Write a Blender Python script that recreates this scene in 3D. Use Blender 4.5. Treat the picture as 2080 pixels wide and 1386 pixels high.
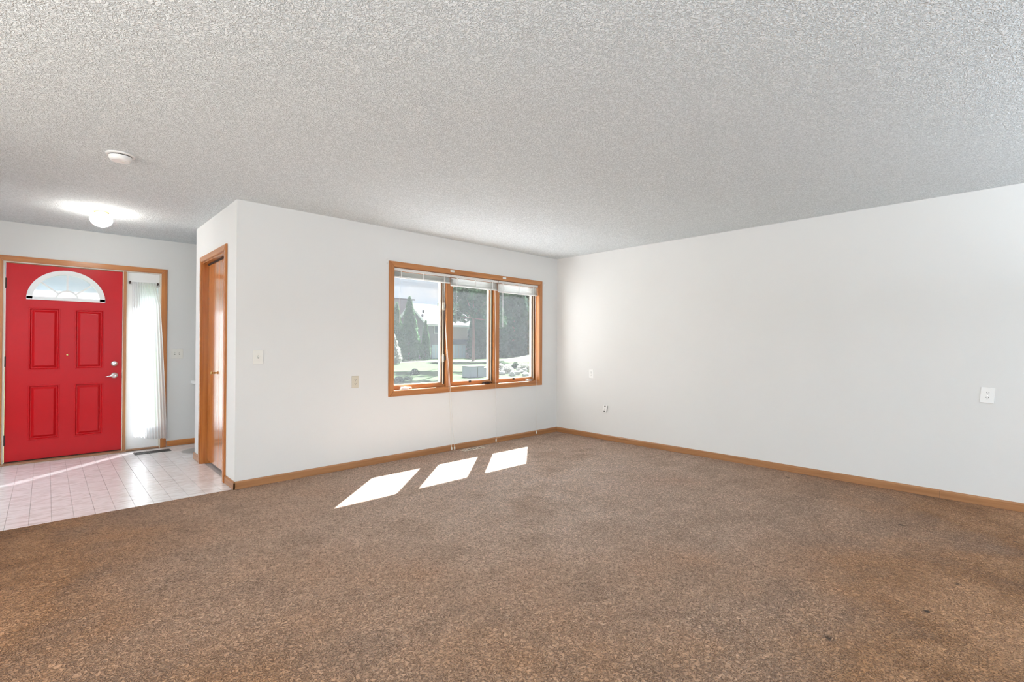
import bpy, bmesh, math, random
import numpy as np
from mathutils import Vector, Matrix
random.seed(7); rng = np.random.default_rng(7)
sc = bpy.context.scene
for o in list(bpy.data.objects): bpy.data.objects.remove(o)
COL = sc.collection

# ------------------------------------------------------------------ camera
CAM_H = 1.2221
th, pitch, roll = 0.80856, 0.00798, 0.00417
F = Vector((math.cos(th)*math.cos(pitch), math.sin(th)*math.cos(pitch), math.sin(pitch)))
R = Vector((math.sin(th), -math.cos(th), 0)); U = R.cross(F)
R2 = R*math.cos(roll) + U*math.sin(roll); U2 = U*math.cos(roll) - R*math.sin(roll)
cam_d = bpy.data.cameras.new('camera'); cam_d.sensor_width = 36; cam_d.lens = 991.5/2080*36
cam_d.clip_start = 0.05; cam_d.clip_end = 400
cam = bpy.data.objects.new('camera', cam_d); COL.objects.link(cam)
m = Matrix.Identity(4)
for i in range(3):
    m[i][0], m[i][1], m[i][2] = R2[i], U2[i], -F[i]
m[2][3] = CAM_H
cam.matrix_world = m
sc.camera = cam

# ------------------------------------------------------------------ world, sun, daylight, exposure
w = bpy.data.worlds.new('world'); sc.world = w; w.use_nodes = True
nt = w.node_tree; nt.nodes.clear()
def N(nt, t, **kw):
    n = nt.nodes.new(t)
    for k, v in kw.items():
        if hasattr(n, k): setattr(n, k, v)
    return n
tc = N(nt, 'ShaderNodeTexCoord'); mp = N(nt, 'ShaderNodeMapping'); mp.inputs['Scale'].default_value = (1, 1, 3.0)
nz = N(nt, 'ShaderNodeTexNoise'); nz.inputs['Scale'].default_value = 5.0; nz.inputs['Detail'].default_value = 7
rp = N(nt, 'ShaderNodeValToRGB'); rp.color_ramp.elements[0].position = .44; rp.color_ramp.elements[1].position = .60
rp.color_ramp.elements[0].color = (.70, .84, 1.0, 1); rp.color_ramp.elements[1].color = (1.0, 1.0, 1.0, 1)
bg = N(nt, 'ShaderNodeBackground'); bg.inputs['Strength'].default_value = 0.72
wo = N(nt, 'ShaderNodeOutputWorld')
L = nt.links.new
L(tc.outputs['Generated'], mp.inputs['Vector']); L(mp.outputs[0], nz.inputs['Vector']); L(nz.outputs['Fac'], rp.inputs['Fac'])
L(rp.outputs[0], bg.inputs['Color']); L(bg.outputs[0], wo.inputs['Surface'])

SUN_DIR = Vector((-0.50, -0.47, -0.78)).normalized()
sd = bpy.data.lights.new('sun', 'SUN'); sd.energy = 36.0; sd.angle = math.radians(0.53); sd.color = (.95, 1, 1.06)
so = bpy.data.objects.new('sun', sd); COL.objects.link(so)
so.rotation_euler = SUN_DIR.to_track_quat('-Z', 'Y').to_euler(); so.location = (20, 20, 30)

def area(name, loc, direction, sx, sy, power, color):
    d = bpy.data.lights.new(name, 'AREA'); d.shape = 'RECTANGLE'; d.size = sx; d.size_y = sy; d.energy = power; d.color = color
    o = bpy.data.objects.new(name, d); COL.objects.link(o); o.location = loc
    o.rotation_euler = Vector(direction).to_track_quat('-Z', 'Y').to_euler()
    return o
# fill light added at the unseen back opening; daylight from the left
area('added_back_fill', (1.6, -3.55, 1.35), (0, 1, .35), 4.0, 1.7, 55, (.80, .97, 1.14))
area('daylight_left_window', (-2.65, 1.7, 1.25), (1, 0, .25), 3.4, 2.0, 106, (1.02, .96, .88))
area('daylight_entry_window', (-1.19, 5.7, 1.5), (1, 0, -1.3), 1.3, 1.1, 31, (.82, 1, 1.14))
# upward fill lights added behind the camera, no lamp known there
area('added_uplight', (-.9, -1.2, 1.6), (0, 0, 1), .6, .6, 175, (.80, .96, 1.12))
area('added_uplight', (3.7, -2.2, 1.6), (0, 0, 1), .6, .6, 110, (.86, .97, 1.08))

vs = sc.view_settings
vs.view_transform = 'Standard'; vs.look = 'None'; vs.gamma = 1; vs.use_curve_mapping = False
vs.exposure = 0.20

# ------------------------------------------------------------------ helpers
def bm_new(): return bmesh.new()
def box(bm, x0, x1, y0, y1, z0, z1, bev=0.0, seg=1):
    g = bmesh.ops.create_cube(bm, size=1.0)
    vs_ = g['verts']
    for v in vs_:
        v.co = Vector(((x0+x1)/2 + v.co.x*(x1-x0), (y0+y1)/2 + v.co.y*(y1-y0), (z0+z1)/2 + v.co.z*(z1-z0)))
    if bev > 0:
        es = list({e for v in vs_ for e in v.link_edges})
        bmesh.ops.bevel(bm, geom=es, offset=bev, segments=seg, affect='EDGES', profile=.5)
    return bm
def prism(bm, pts, axis, a0, a1):
    """extrude a closed 2-D outline along an axis; pts are (p, q) on the other two axes in xyz order"""
    def mk(p, a):
        return {'x': (a, p[0], p[1]), 'y': (p[0], a, p[1]), 'z': (p[0], p[1], a)}[axis]
    A = [bm.verts.new(mk(p, a0)) for p in pts]; B = [bm.verts.new(mk(p, a1)) for p in pts]
    n = len(pts)
    bm.faces.new(A); bm.faces.new(B[::-1])
    for i in range(n): bm.faces.new((A[i], B[i], B[(i+1) % n], A[(i+1) % n]))
    return bm
def lathe(bm, prof, c, axis='z', seg=24):
    """prof: (radius, offset along axis)"""
    rings = []
    for r, h in prof:
        ring = []
        for k in range(seg):
            a = 2*math.pi*k/seg; ca, sa = r*math.cos(a), r*math.sin(a)
            p = {'z': (ca, sa, h), 'y': (ca, h, sa), 'x': (h, ca, sa)}[axis]
            ring.append(bm.verts.new((c[0]+p[0], c[1]+p[1], c[2]+p[2])))
        rings.append(ring)
    for i in range(len(rings)-1):
        for k in range(seg):
            bm.faces.new((rings[i][k], rings[i][(k+1) % seg], rings[i+1][(k+1) % seg], rings[i+1][k]))
    if prof[0][0] > 1e-5: bm.faces.new(rings[0][::-1])
    if prof[-1][0] > 1e-5: bm.faces.new(rings[-1])
    return bm
def tube(bm, pts, r, seg=8, r1=None):
    pts = [Vector(p) for p in pts]; rings = []
    for i, p in enumerate(pts):
        d = (pts[min(i+1, len(pts)-1)] - pts[max(i-1, 0)]).normalized()
        a = d.orthogonal().normalized(); b = d.cross(a)
        rr = r if r1 is None else r + (r1-r)*i/(len(pts)-1)
        rings.append([bm.verts.new(p + a*rr*math.cos(2*math.pi*k/seg) + b*rr*math.sin(2*math.pi*k/seg)) for k in range(seg)])
    # align rings
    for i in range(len(rings)-1):
        A, B = rings[i], rings[i+1]
        best = min(range(seg), key=lambda s: (A[0].co-B[s].co).length)
        B = B[best:]+B[:best]; rings[i+1] = B
        for k in range(seg): bm.faces.new((A[k], A[(k+1) % seg], B[(k+1) % seg], B[k]))
    bm.faces.new(rings[0][::-1]); bm.faces.new(rings[-1])
    return bm
WL = {}   # world location of each object's origin
def obj(name, bm, mat, parent=None, base=False, smooth=False):
    bmesh.ops.recalc_face_normals(bm, faces=bm.faces[:])
    if parent is not None: org = WL[parent.name] if not base else None
    if parent is None or base:
        c = [v.co for v in bm.verts]
        x = [v.x for v in c]; y = [v.y for v in c]; z = [v.z for v in c]
        org = Vector(((min(x)+max(x))/2, (min(y)+max(y))/2, min(z)))
    bmesh.ops.translate(bm, verts=bm.verts[:], vec=-org)
    me = bpy.data.meshes.new(name); bm.to_mesh(me); bm.free()
    if smooth:
        for p in me.polygons: p.use_smooth = True
    o = bpy.data.objects.new(name, me); COL.objects.link(o)
    if isinstance(mat, str): mat = MAT[mat]
    me.materials.append(mat)
    if parent is not None:
        o.parent = parent; o.location = org - WL[parent.name]
    else: o.location = org
    WL[o.name] = org.copy()
    return o
def thing(name, loc, label=None, cat=None, group=None, kind=None):
    o = bpy.data.objects.new(name, None); COL.objects.link(o); o.location = loc; o.empty_display_size = .1
    WL[o.name] = Vector(loc); tag(o, label, cat, group, kind); return o
def tag(o, label=None, cat=None, group=None, kind=None):
    if label: o['label'] = label
    if cat: o['category'] = cat
    if group: o['group'] = group
    if kind: o['kind'] = kind
    return o
def copy_mesh(o, name, loc, parent):
    c = o.copy(); c.name = name; COL.objects.link(c); c.parent = parent; c.location = Vector(loc) - WL[parent.name]; WL[c.name] = Vector(loc)
    return c

# ------------------------------------------------------------------ materials
MAT = {}
def new_mat(name):
    m_ = bpy.data.materials.new(name); m_.use_nodes = True; t = m_.node_tree; t.nodes.clear()
    out = t.nodes.new('ShaderNodeOutputMaterial'); p = t.nodes.new('ShaderNodeBsdfPrincipled')
    t.links.new(p.outputs[0], out.inputs['Surface']); MAT[name] = m_
    return m_, t, p, out
def simple(name, col, rough=.5, metal=0, noise=0.0, nscale=30, bump=0.0, bscale=200, spec=.5, emit=None):
    m_, t, p, out = new_mat(name)
    p.inputs['Roughness'].default_value = rough; p.inputs['Metallic'].default_value = metal
    p.inputs['Specular IOR Level'].default_value = spec
    c = (*col, 1)
    co = t.nodes.new('ShaderNodeTexCoord')
    n = t.nodes.new('ShaderNodeTexNoise'); n.inputs['Scale'].default_value = nscale; n.inputs['Detail'].default_value = 4
    t.links.new(co.outputs['Object'], n.inputs['Vector'])
    mx = t.nodes.new('ShaderNodeMix'); mx.data_type = 'RGBA'
    mx.inputs[6].default_value = tuple(max(0, v*(1-noise)) for v in col)+(1,); mx.inputs[7].default_value = tuple(min(1, v*(1+noise)) for v in col)+(1,)
    t.links.new(n.outputs['Fac'], mx.inputs[0]); t.links.new(mx.outputs[2], p.inputs['Base Color'])
    if bump > 0:
        n2 = t.nodes.new('ShaderNodeTexNoise'); n2.inputs['Scale'].default_value = bscale; n2.inputs['Detail'].default_value = 3
        t.links.new(co.outputs['Object'], n2.inputs['Vector'])
        b = t.nodes.new('ShaderNodeBump'); b.inputs['Strength'].default_value = bump; b.inputs['Distance'].default_value = .004
        t.links.new(n2.outputs['Fac'], b.inputs['Height']); t.links.new(b.outputs[0], p.inputs['Normal'])
    if emit:
        p.inputs['Emission Color'].default_value = (*emit[0], 1); p.inputs['Emission Strength'].default_value = emit[1]
    return m_
def oak(name, axis, light, dark, rough=.38, fine=1.0):
    m_, t, p, out = new_mat(name)
    co = t.nodes.new('ShaderNodeTexCoord'); mp_ = t.nodes.new('ShaderNodeMapping')
    s = {'x': (1.2, 30, 30), 'y': (30, 1.2, 30), 'z': (30, 30, 1.2)}[axis]
    mp_.inputs['Scale'].default_value = tuple(v*fine for v in s)
    t.links.new(co.outputs['Object'], mp_.inputs['Vector'])
    n = t.nodes.new('ShaderNodeTexNoise'); n.inputs['Scale'].default_value = 1.3; n.inputs['Detail'].default_value = 6; n.inputs['Distortion'].default_value = .6
    t.links.new(mp_.outputs[0], n.inputs['Vector'])
    n3 = t.nodes.new('ShaderNodeTexNoise'); n3.inputs['Scale'].default_value = 6; n3.inputs['Detail'].default_value = 3
    t.links.new(mp_.outputs[0], n3.inputs['Vector'])
    r_ = t.nodes.new('ShaderNodeValToRGB'); r_.color_ramp.elements[0].position = .34; r_.color_ramp.elements[1].position = .68
    r_.color_ramp.elements[0].color = (*dark, 1); r_.color_ramp.elements[1].color = (*light, 1)
    t.links.new(n.outputs['Fac'], r_.inputs['Fac']); t.links.new(r_.outputs[0], p.inputs['Base Color'])
    b = t.nodes.new('ShaderNodeBump'); b.inputs['Strength'].default_value = .12; b.inputs['Distance'].default_value = .002
    t.links.new(n3.outputs['Fac'], b.inputs['Height']); t.links.new(b.outputs[0], p.inputs['Normal'])
    p.inputs['Roughness'].default_value = rough
    p.inputs['Coat Weight'].default_value = .25; p.inputs['Coat Roughness'].default_value = .22
for ax in 'xyz':
    oak('oak_'+ax, ax, (.52, .215, .066), (.39, .145, .040))
    oak('oak_warm_'+ax, ax, (.58, .225, .058), (.45, .15, .033), rough=.24)
    oak('oak_base_'+ax, ax, (.42, .20, .082), (.32, .14, .052))
oak('oak_door', 'z', (.60, .22, .05), (.46, .145, .028), rough=.16)
MAT['oak_door'].node_tree.nodes['Principled BSDF'].inputs['Coat Weight'].default_value = .7
MAT['oak_door'].node_tree.nodes['Principled BSDF'].inputs['Coat Roughness'].default_value = .12
simple('wall_paint', (.765, .762, .742), .75, noise=.012, nscale=3, bump=.12, bscale=240, spec=.3)
simple('white_paint', (.86, .86, .84), .4, noise=.01)
simple('cream', (.84, .78, .66), .4, noise=.02)
simple('white_plastic', (.87, .87, .85), .3, noise=.01)
simple('ivory_plastic', (.66, .60, .48), .35, noise=.02)
simple('light_plastic', (.80, .78, .72), .35, noise=.02)
simple('slot_dark', (.03, .028, .025), .6)
simple('bronze', (.06, .035, .03), .4, metal=.6)
simple('nickel', (.72, .70, .68), .22, metal=1)
simple('brass', (.55, .40, .16), .28, metal=1)
simple('dark_metal', (.10, .095, .09), .45, metal=.5)
simple('register_tan', (.86, .74, .60), .5, metal=.1)
simple('red_paint', (.55, .005, .009), .30, noise=.06, nscale=6, bump=.05, bscale=120, spec=.3)
simple('threshold_wood', (.36, .19, .10), .5, noise=.15, nscale=20)
simple('dark_gap', (.05, .03, .02), .7)
simple('grey_mat', (.36, .34, .32), .9, noise=.2, nscale=80)
simple('blind_slat', (.78, .775, .74), .4, noise=.01)
simple('cord', (.82, .80, .74), .6)
simple('counter_white', (.84, .83, .80), .3, noise=.02)

def carpet():
    m_, t, p, out = new_mat('carpet')
    co = t.nodes.new('ShaderNodeTexCoord')
    def noise(scale, detail=3, rough=.5, vec=None, dist=0):
        n = t.nodes.new('ShaderNodeTexNoise'); n.inputs['Scale'].default_value = scale; n.inputs['Detail'].default_value = detail
        n.inputs['Roughness'].default_value = rough; n.inputs['Distortion'].default_value = dist
        t.links.new(vec or co.outputs['Object'], n.inputs['Vector']); return n.outputs['Fac']
    def math_(op, a, b=None, clamp=False):
        n = t.nodes.new('ShaderNodeMath'); n.operation = op; n.use_clamp = clamp
        for i, v in enumerate((a, b)):
            if v is None: continue
            if isinstance(v, (int, float)): n.inputs[i].default_value = v
            else: t.links.new(v, n.inputs[i])
        return n.outputs[0]
    def ramp(fac, stops):
        n = t.nodes.new('ShaderNodeValToRGB'); cr = n.color_ramp
        while len(cr.elements) < len(stops): cr.elements.new(.5)
        for e, (pos, c) in zip(cr.elements, stops): e.position = pos; e.color = (*c, 1)
        t.links.new(fac, n.inputs['Fac']); return n.outputs[0]
    def mixc(fac, a, b, mode='MIX'):
        n = t.nodes.new('ShaderNodeMix'); n.data_type = 'RGBA'; n.blend_type = mode
        for i, v in ((0, fac), (6, a), (7, b)):
            if isinstance(v, (int, float)): n.inputs[i].default_value = v
            elif isinstance(v, tuple): n.inputs[i].default_value = (*v, 1)
            else: t.links.new(v, n.inputs[i])
        return n.outputs[2]
    # tufted yarn: short curly ridges
    big = noise(0.8, 3); mid = noise(3.2, 4, .6)
    mp2 = t.nodes.new('ShaderNodeMapping'); mp2.inputs['Scale'].default_value = (1.2, 7, 1); mp2.inputs['Rotation'].default_value = (0, 0, .5)
    t.links.new(co.outputs['Object'], mp2.inputs['Vector'])
    streak = noise(1.6, 3, .5, mp2.outputs[0])
    wear = math_('ADD', math_('MULTIPLY', big, .5), math_('ADD', math_('MULTIPLY', mid, .4), math_('MULTIPLY', streak, .1)))
    # pile painted lighter before the window in place of light, browner elsewhere
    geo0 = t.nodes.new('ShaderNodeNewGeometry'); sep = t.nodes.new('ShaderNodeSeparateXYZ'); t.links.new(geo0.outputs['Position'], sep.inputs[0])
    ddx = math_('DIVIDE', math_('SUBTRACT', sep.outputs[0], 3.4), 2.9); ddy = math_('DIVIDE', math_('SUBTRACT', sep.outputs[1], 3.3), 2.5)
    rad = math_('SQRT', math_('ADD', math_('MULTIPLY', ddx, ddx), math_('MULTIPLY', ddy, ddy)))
    painted_light = math_('SUBTRACT', 1.25, math_('ADD', rad, math_('ADD', math_('MULTIPLY', math_('SUBTRACT', big, .5), 1.5), math_('MULTIPLY', math_('SUBTRACT', mid, .5), .35))), True)
    painted_light = math_('MULTIPLY', painted_light, .95)
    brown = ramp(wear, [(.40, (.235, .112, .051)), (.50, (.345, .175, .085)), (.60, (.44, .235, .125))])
    lit_tone = ramp(wear, [(.40, (.60, .43, .325)), (.50, (.75, .57, .455)), (.60, (.82, .65, .55))])
    tone = mixc(painted_light, brown, lit_tone)
    y1 = noise(58, 2, .5, dist=1.0); y2 = noise(170, 2, .6)
    ridge = math_('MULTIPLY', math_('ABSOLUTE', math_('SUBTRACT', y1, .5)), 7.0, True)
    yarn = math_('ADD', math_('MULTIPLY', ridge, .6), math_('MULTIPLY', y2, .4))
    col = mixc(1.0, tone, ramp(yarn, [(.14, (.26, .21, .18)), (.40, (.98, .98, .98)), (.75, (1.28, 1.28, 1.28))]), 'MULTIPLY')  # crevices between tufts darkened in the colour as painted shade
    # burn marks in the pile
    for (mx_, my_, r_) in [(4.244, .579, .022), (3.404, .237, .02), (2.378, .566, .03), (2.951, .307, .025), (4.407, .039, .02), (5.003, 1.517, .02)]:
        d = t.nodes.new('ShaderNodeVectorMath'); d.operation = 'DISTANCE'; d.inputs[1].default_value = (mx_, my_, 0)
        geo = t.nodes.new('ShaderNodeNewGeometry'); t.links.new(geo.outputs['Position'], d.inputs[0])
        wob = math_('ADD', d.outputs['Value'], math_('MULTIPLY', math_('SUBTRACT', y1, .5), .05))
        fac = math_('SUBTRACT', 1.0, math_('DIVIDE', wob, r_), True)
        col = mixc(fac, col, (.05, .03, .02))
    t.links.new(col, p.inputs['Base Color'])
    hgt = math_('ADD', yarn, math_('MULTIPLY', mid, 1.2))
    b = t.nodes.new('ShaderNodeBump'); b.inputs['Strength'].default_value = .9; b.inputs['Distance'].default_value = .016
    t.links.new(hgt, b.inputs['Height']); t.links.new(b.outputs[0], p.inputs['Normal'])
    p.inputs['Roughness'].default_value = .95; p.inputs['Specular IOR Level'].default_value = .1
    p.inputs['Sheen Weight'].default_value = .10; p.inputs['Sheen Roughness'].default_value = .28
    p.inputs['Sheen Tint'].default_value = (1, .93, .88, 1)
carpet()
def popcorn():
    m_, t, p, out = new_mat('ceiling_texture')
    co = t.nodes.new('ShaderNodeTexCoord')
    def noise(s, d=2, dist=0):
        n = t.nodes.new('ShaderNodeTexNoise'); n.inputs['Scale'].default_value = s; n.inputs['Detail'].default_value = d; n.inputs['Distortion'].default_value = dist
        t.links.new(co.outputs['Object'], n.inputs['Vector']); return n.outputs['Fac']
    def mth(op, x, y=None, c=False):
        n = t.nodes.new('ShaderNodeMath'); n.operation = op; n.use_clamp = c
        for i_, v in enumerate((x, y)):
            if v is None: continue
            if isinstance(v, (int, float)): n.inputs[i_].default_value = v
            else: t.links.new(v, n.inputs[i_])
        return n.outputs[0]
    a = noise(60, 2, .8); b_ = noise(150, 3, .4)
    # curly crevices between the sprayed lumps, broken up by a finer grain
    rid = mth('MULTIPLY', mth('ABSOLUTE', mth('SUBTRACT', a, .5)), 9.0, True)
    hgt = mth('ADD', mth('MULTIPLY', rid, .62), mth('MULTIPLY', b_, .62))
    r_ = t.nodes.new('ShaderNodeValToRGB'); r_.color_ramp.elements[0].position = .25; r_.color_ramp.elements[1].position = .72
    r_.color_ramp.elements[0].color = (.69, .73, .735, 1); r_.color_ramp.elements[1].color = (.93, .975, .985, 1)  # crevices darker in the colour too, painted self-shadow between the lumps
    t.links.new(hgt, r_.inputs['Fac']); t.links.new(r_.outputs[0], p.inputs['Base Color'])
    b = t.nodes.new('ShaderNodeBump'); b.inputs['Strength'].default_value = .8; b.inputs['Distance'].default_value = .010
    t.links.new(hgt, b.inputs['Height']); t.links.new(b.outputs[0], p.inputs['Normal'])
    p.inputs['Roughness'].default_value = .95; p.inputs['Specular IOR Level'].default_value = .1
popcorn()
def vinyl():
    m_, t, p, out = new_mat('vinyl_tile')
    geo = t.nodes.new('ShaderNodeNewGeometry'); mp_ = t.nodes.new('ShaderNodeMapping'); mp_.inputs['Scale'].default_value = (5, 22, 1)
    mp_.inputs['Rotation'].default_value = (0, 0, .12)
    t.links.new(geo.outputs['Position'], mp_.inputs['Vector'])
    n = t.nodes.new('ShaderNodeTexNoise'); n.inputs['Scale'].default_value = 1.4; n.inputs['Detail'].default_value = 5; n.inputs['Distortion'].default_value = 1.2
    t.links.new(mp_.outputs[0], n.inputs['Vector'])
    r_ = t.nodes.new('ShaderNodeValToRGB'); cr = r_.color_ramp; cr.elements[0].position = .30; cr.elements[1].position = .56
    cr.elements[0].color = (.66, .60, .57, 1); cr.elements[1].color = (.87, .835, .82, 1)
    t.links.new(n.outputs['Fac'], r_.inputs['Fac']); t.links.new(r_.outputs[0], p.inputs['Base Color'])
    n2 = t.nodes.new('ShaderNodeTexNoise'); n2.inputs['Scale'].default_value = 140; t.links.new(geo.outputs['Position'], n2.inputs['Vector'])
    b = t.nodes.new('ShaderNodeBump'); b.inputs['Strength'].default_value = .12; b.inputs['Distance'].default_value = .003
    t.links.new(n2.outputs['Fac'], b.inputs['Height']); t.links.new(b.outputs[0], p.inputs['Normal'])
    p.inputs['Roughness'].default_value = .2
vinyl()
simple('vinyl_joint', (.60, .54, .51), .5)
def mix_glass(name, trans, transl, tint=(1, 1, 1), gloss=.06, tcol=(.95, .97, 1)):
    """clear glass or mesh with a translucent haze added to veil the view"""
    m_, t, p, out = new_mat(name); t.nodes.remove(p)
    tr = t.nodes.new('ShaderNodeBsdfTransparent'); tr.inputs[0].default_value = (*tint, 1)
    tl = t.nodes.new('ShaderNodeBsdfTranslucent'); tl.inputs[0].default_value = (*tcol, 1)
    gl = t.nodes.new('ShaderNodeBsdfGlossy'); gl.inputs['Roughness'].default_value = .03
    n = t.nodes.new('ShaderNodeTexNoise'); n.inputs['Scale'].default_value = 9; n.inputs['Detail'].default_value = 4
    co = t.nodes.new('ShaderNodeTexCoord'); t.links.new(co.outputs['Object'], n.inputs['Vector'])
    mr = t.nodes.new('ShaderNodeMapRange'); mr.inputs['To Min'].default_value = transl*.8; mr.inputs['To Max'].default_value = transl*1.2
    t.links.new(n.outputs['Fac'], mr.inputs['Value'])
    m1 = t.nodes.new('ShaderNodeMixShader'); t.links.new(mr.outputs[0], m1.inputs[0])
    t.links.new(tr.outputs[0], m1.inputs[1]); t.links.new(tl.outputs[0], m1.inputs[2])
    m2 = t.nodes.new('ShaderNodeMixShader'); m2.inputs[0].default_value = gloss
    t.links.new(m1.outputs[0], m2.inputs[1]); t.links.new(gl.outputs[0], m2.inputs[2])
    t.links.new(m2.outputs[0], out.inputs['Surface'])
mix_glass('window_glass', 1, .008)  # translucent share puts a milky veil into glass and mesh
mix_glass('screen_mesh', 1, .017, tint=(.9, .9, .9), gloss=0.0)
mix_glass('frosted_glass', 1, .10)
def cloth():
    m_, t, p, out = new_mat('sheer_cloth'); t.nodes.remove(p)
    d = t.nodes.new('ShaderNodeBsdfDiffuse'); d.inputs[0].default_value = (.88, .88, .88, 1)
    tl = t.nodes.new('ShaderNodeBsdfTranslucent'); tl.inputs[0].default_value = (.92, .92, .93, 1)
    tr = t.nodes.new('ShaderNodeBsdfTransparent')
    n = t.nodes.new('ShaderNodeTexNoise'); n.inputs['Scale'].default_value = 400
    co = t.nodes.new('ShaderNodeTexCoord'); t.links.new(co.outputs['Object'], n.inputs['Vector'])
    mr = t.nodes.new('ShaderNodeMapRange'); mr.inputs['To Min'].default_value = .05; mr.inputs['To Max'].default_value = .25
    t.links.new(n.outputs['Fac'], mr.inputs['Value'])
    m1 = t.nodes.new('ShaderNodeMixShader'); m1.inputs[0].default_value = .75
    t.links.new(d.outputs[0], m1.inputs[1]); t.links.new(tl.outputs[0], m1.inputs[2])
    m2 = t.nodes.new('ShaderNodeMixShader'); t.links.new(mr.outputs[0], m2.inputs[0])
    t.links.new(m1.outputs[0], m2.inputs[1]); t.links.new(tr.outputs[0], m2.inputs[2])
    t.links.new(m2.outputs[0], out.inputs['Surface'])
cloth()
def leaf(name, col, transl=.45):
    m_, t, p, out = new_mat(name); t.nodes.remove(p)
    co = t.nodes.new('ShaderNodeTexCoord'); n = t.nodes.new('ShaderNodeTexNoise'); n.inputs['Scale'].default_value = 1.5
    t.links.new(co.outputs['Object'], n.inputs['Vector'])
    mx = t.nodes.new('ShaderNodeMix'); mx.data_type = 'RGBA'
    mx.inputs[6].default_value = tuple(v*.6 for v in col)+(1,); mx.inputs[7].default_value = tuple(min(1, v*1.4) for v in col)+(1,)
    t.links.new(n.outputs['Fac'], mx.inputs[0])
    d = t.nodes.new('ShaderNodeBsdfDiffuse'); tl = t.nodes.new('ShaderNodeBsdfTranslucent'); s = t.nodes.new('ShaderNodeMixShader')
    s.inputs[0].default_value = transl
    t.links.new(mx.outputs[2], d.inputs[0]); t.links.new(mx.outputs[2], tl.inputs[0])
    t.links.new(d.outputs[0], s.inputs[1]); t.links.new(tl.outputs[0], s.inputs[2]); t.links.new(s.outputs[0], out.inputs['Surface'])
leaf('leaf_arbor', (.12, .22, .10)); leaf('leaf_tree', (.08, .15, .08)); leaf('leaf_conifer', (.08, .155, .095), .35)
leaf('leaf_pale', (.42, .42, .36)); leaf('leaf_shrub', (.09, .13, .07))
simple('bark', (.22, .15, .12), .9, noise=.3, nscale=6)
simple('siding', (.22, .195, .21), .8, noise=.06)
simple('siding_pink', (.62, .50, .48), .8, noise=.05)
simple('roof_shingle', (.115, .10, .097), .9, noise=.2, nscale=2)
simple('trim_white', (.8, .8, .8), .6)
simple('garage_white', (.72, .86, .95), .5)
simple('house_glass', (.10, .13, .16), .1)
simple('stone', (.42, .40, .39), .9, noise=.25, nscale=5)
simple('utility_box', (.30, .32, .40), .6, noise=.05)
simple('asphalt', (.36, .33, .31), .9, noise=.1)
simple('concrete', (.66, .66, .66), .9, noise=.06, nscale=4)
simple('exterior_siding', (.5, .48, .45), .8)
def grass():
    m_, t, p, out = new_mat('grass')
    geo = t.nodes.new('ShaderNodeNewGeometry')
    n = t.nodes.new('ShaderNodeTexNoise'); n.inputs['Scale'].default_value = .35; n.inputs['Detail'].default_value = 8; n.inputs['Roughness'].default_value = .7
    t.links.new(geo.outputs['Position'], n.inputs['Vector'])
    r_ = t.nodes.new('ShaderNodeValToRGB'); cr = r_.color_ramp; cr.elements[0].position = .35; cr.elements[1].position = .65
    cr.elements[0].color = (.026, .056, .012, 1); cr.elements[1].color = (.055, .09, .022, 1)
    t.links.new(n.outputs['Fac'], r_.inputs['Fac']); t.links.new(r_.outputs[0], p.inputs['Base Color'])
    p.inputs['Roughness'].default_value = .9; p.inputs['Specular IOR Level'].default_value = .1
grass()
simple('dry_grass', (.088, .085, .042), .95, noise=.2, nscale=1)

# ------------------------------------------------------------------ room dimensions
H = 2.44; Yw = 4.567; Xr = 5.24; Xl = 1.153; Ye = 7.019; Yc = 6.087
XL = -2.7; YB = -3.6; EXT = .17
def wall_with_hole(name, plane, a0, a1, t0, t1, hole, label, mat='wall_paint', zb=-.02):
    """a slab along x ('y' plane) or along y ('x' plane); holes are [(lo, hi, z0, z1)]"""
    bm = bm_new()
    def b(lo, hi, z0, z1):
        if hi-lo < 1e-4 or z1-z0 < 1e-4: return
        if plane == 'y': box(bm, lo, hi, t0, t1, z0, z1)
        else: box(bm, t0, t1, lo, hi, z0, z1)
    cur = a0
    for (lo, hi, z0, z1) in sorted(hole):
        b(cur, lo, zb, H); b(lo, hi, zb, z0); b(lo, hi, z1, H); cur = hi
    b(cur, a1, zb, H)
    o = obj(name, bm, mat); tag(o, label, 'wall', kind='structure'); return o
# living-room window opening, front-door opening, closet opening
WX0, WX1, WZ0, WZ1 = 2.640, 4.862, .735, 2.036
wall_with_hole('wall_front', 'y', Xl, Xr+.15, Yw, Yw+EXT, [(WX0-.012, WX1+.012, WZ0-.012, WZ1+.012)], 'off-white painted wall around the three-pane window')
wall_with_hole('wall_right', 'x', YB-.15, Yw+EXT, Xr, Xr+.15, [], 'long blank off-white wall on the right')
DX0, DX1, DZ1 = -.325, .985, 2.045
wall_with_hole('wall_entry', 'y', -1.35, 2.52, Ye, Ye+.07, [(DX0, DX1, -.02, DZ1)], 'off-white wall around the red front door')
CY0, CY1, CZ1 = 4.895, 5.792, 2.055
wall_with_hole('wall_closet', 'x', Yw+EXT, Yc, Xl, Xl+.11, [(CY0, CY1, -.02, CZ1)], 'narrow off-white wall holding the wooden closet door')
bm = bm_new(); box(bm, Xl+.11, 2.40, Yc-.10, Yc, -.02, H); tag(obj('wall_alcove', bm, 'wall_paint'), 'closet back wall facing the entry alcove', 'wall', kind='structure')
bm = bm_new(); box(bm, 2.40, 2.52, Yw+EXT, Ye, -.02, H); tag(obj('wall_alcove_end', bm, 'wall_paint'), 'end wall of the entry alcove', 'wall', kind='structure')
bm = bm_new(); box(bm, -1.35, -1.2, 3.75, Ye, -.02, H); tag(obj('wall_entry_side', bm, 'wall_paint'), 'side wall left of the front door', 'wall', kind='structure')
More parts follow.
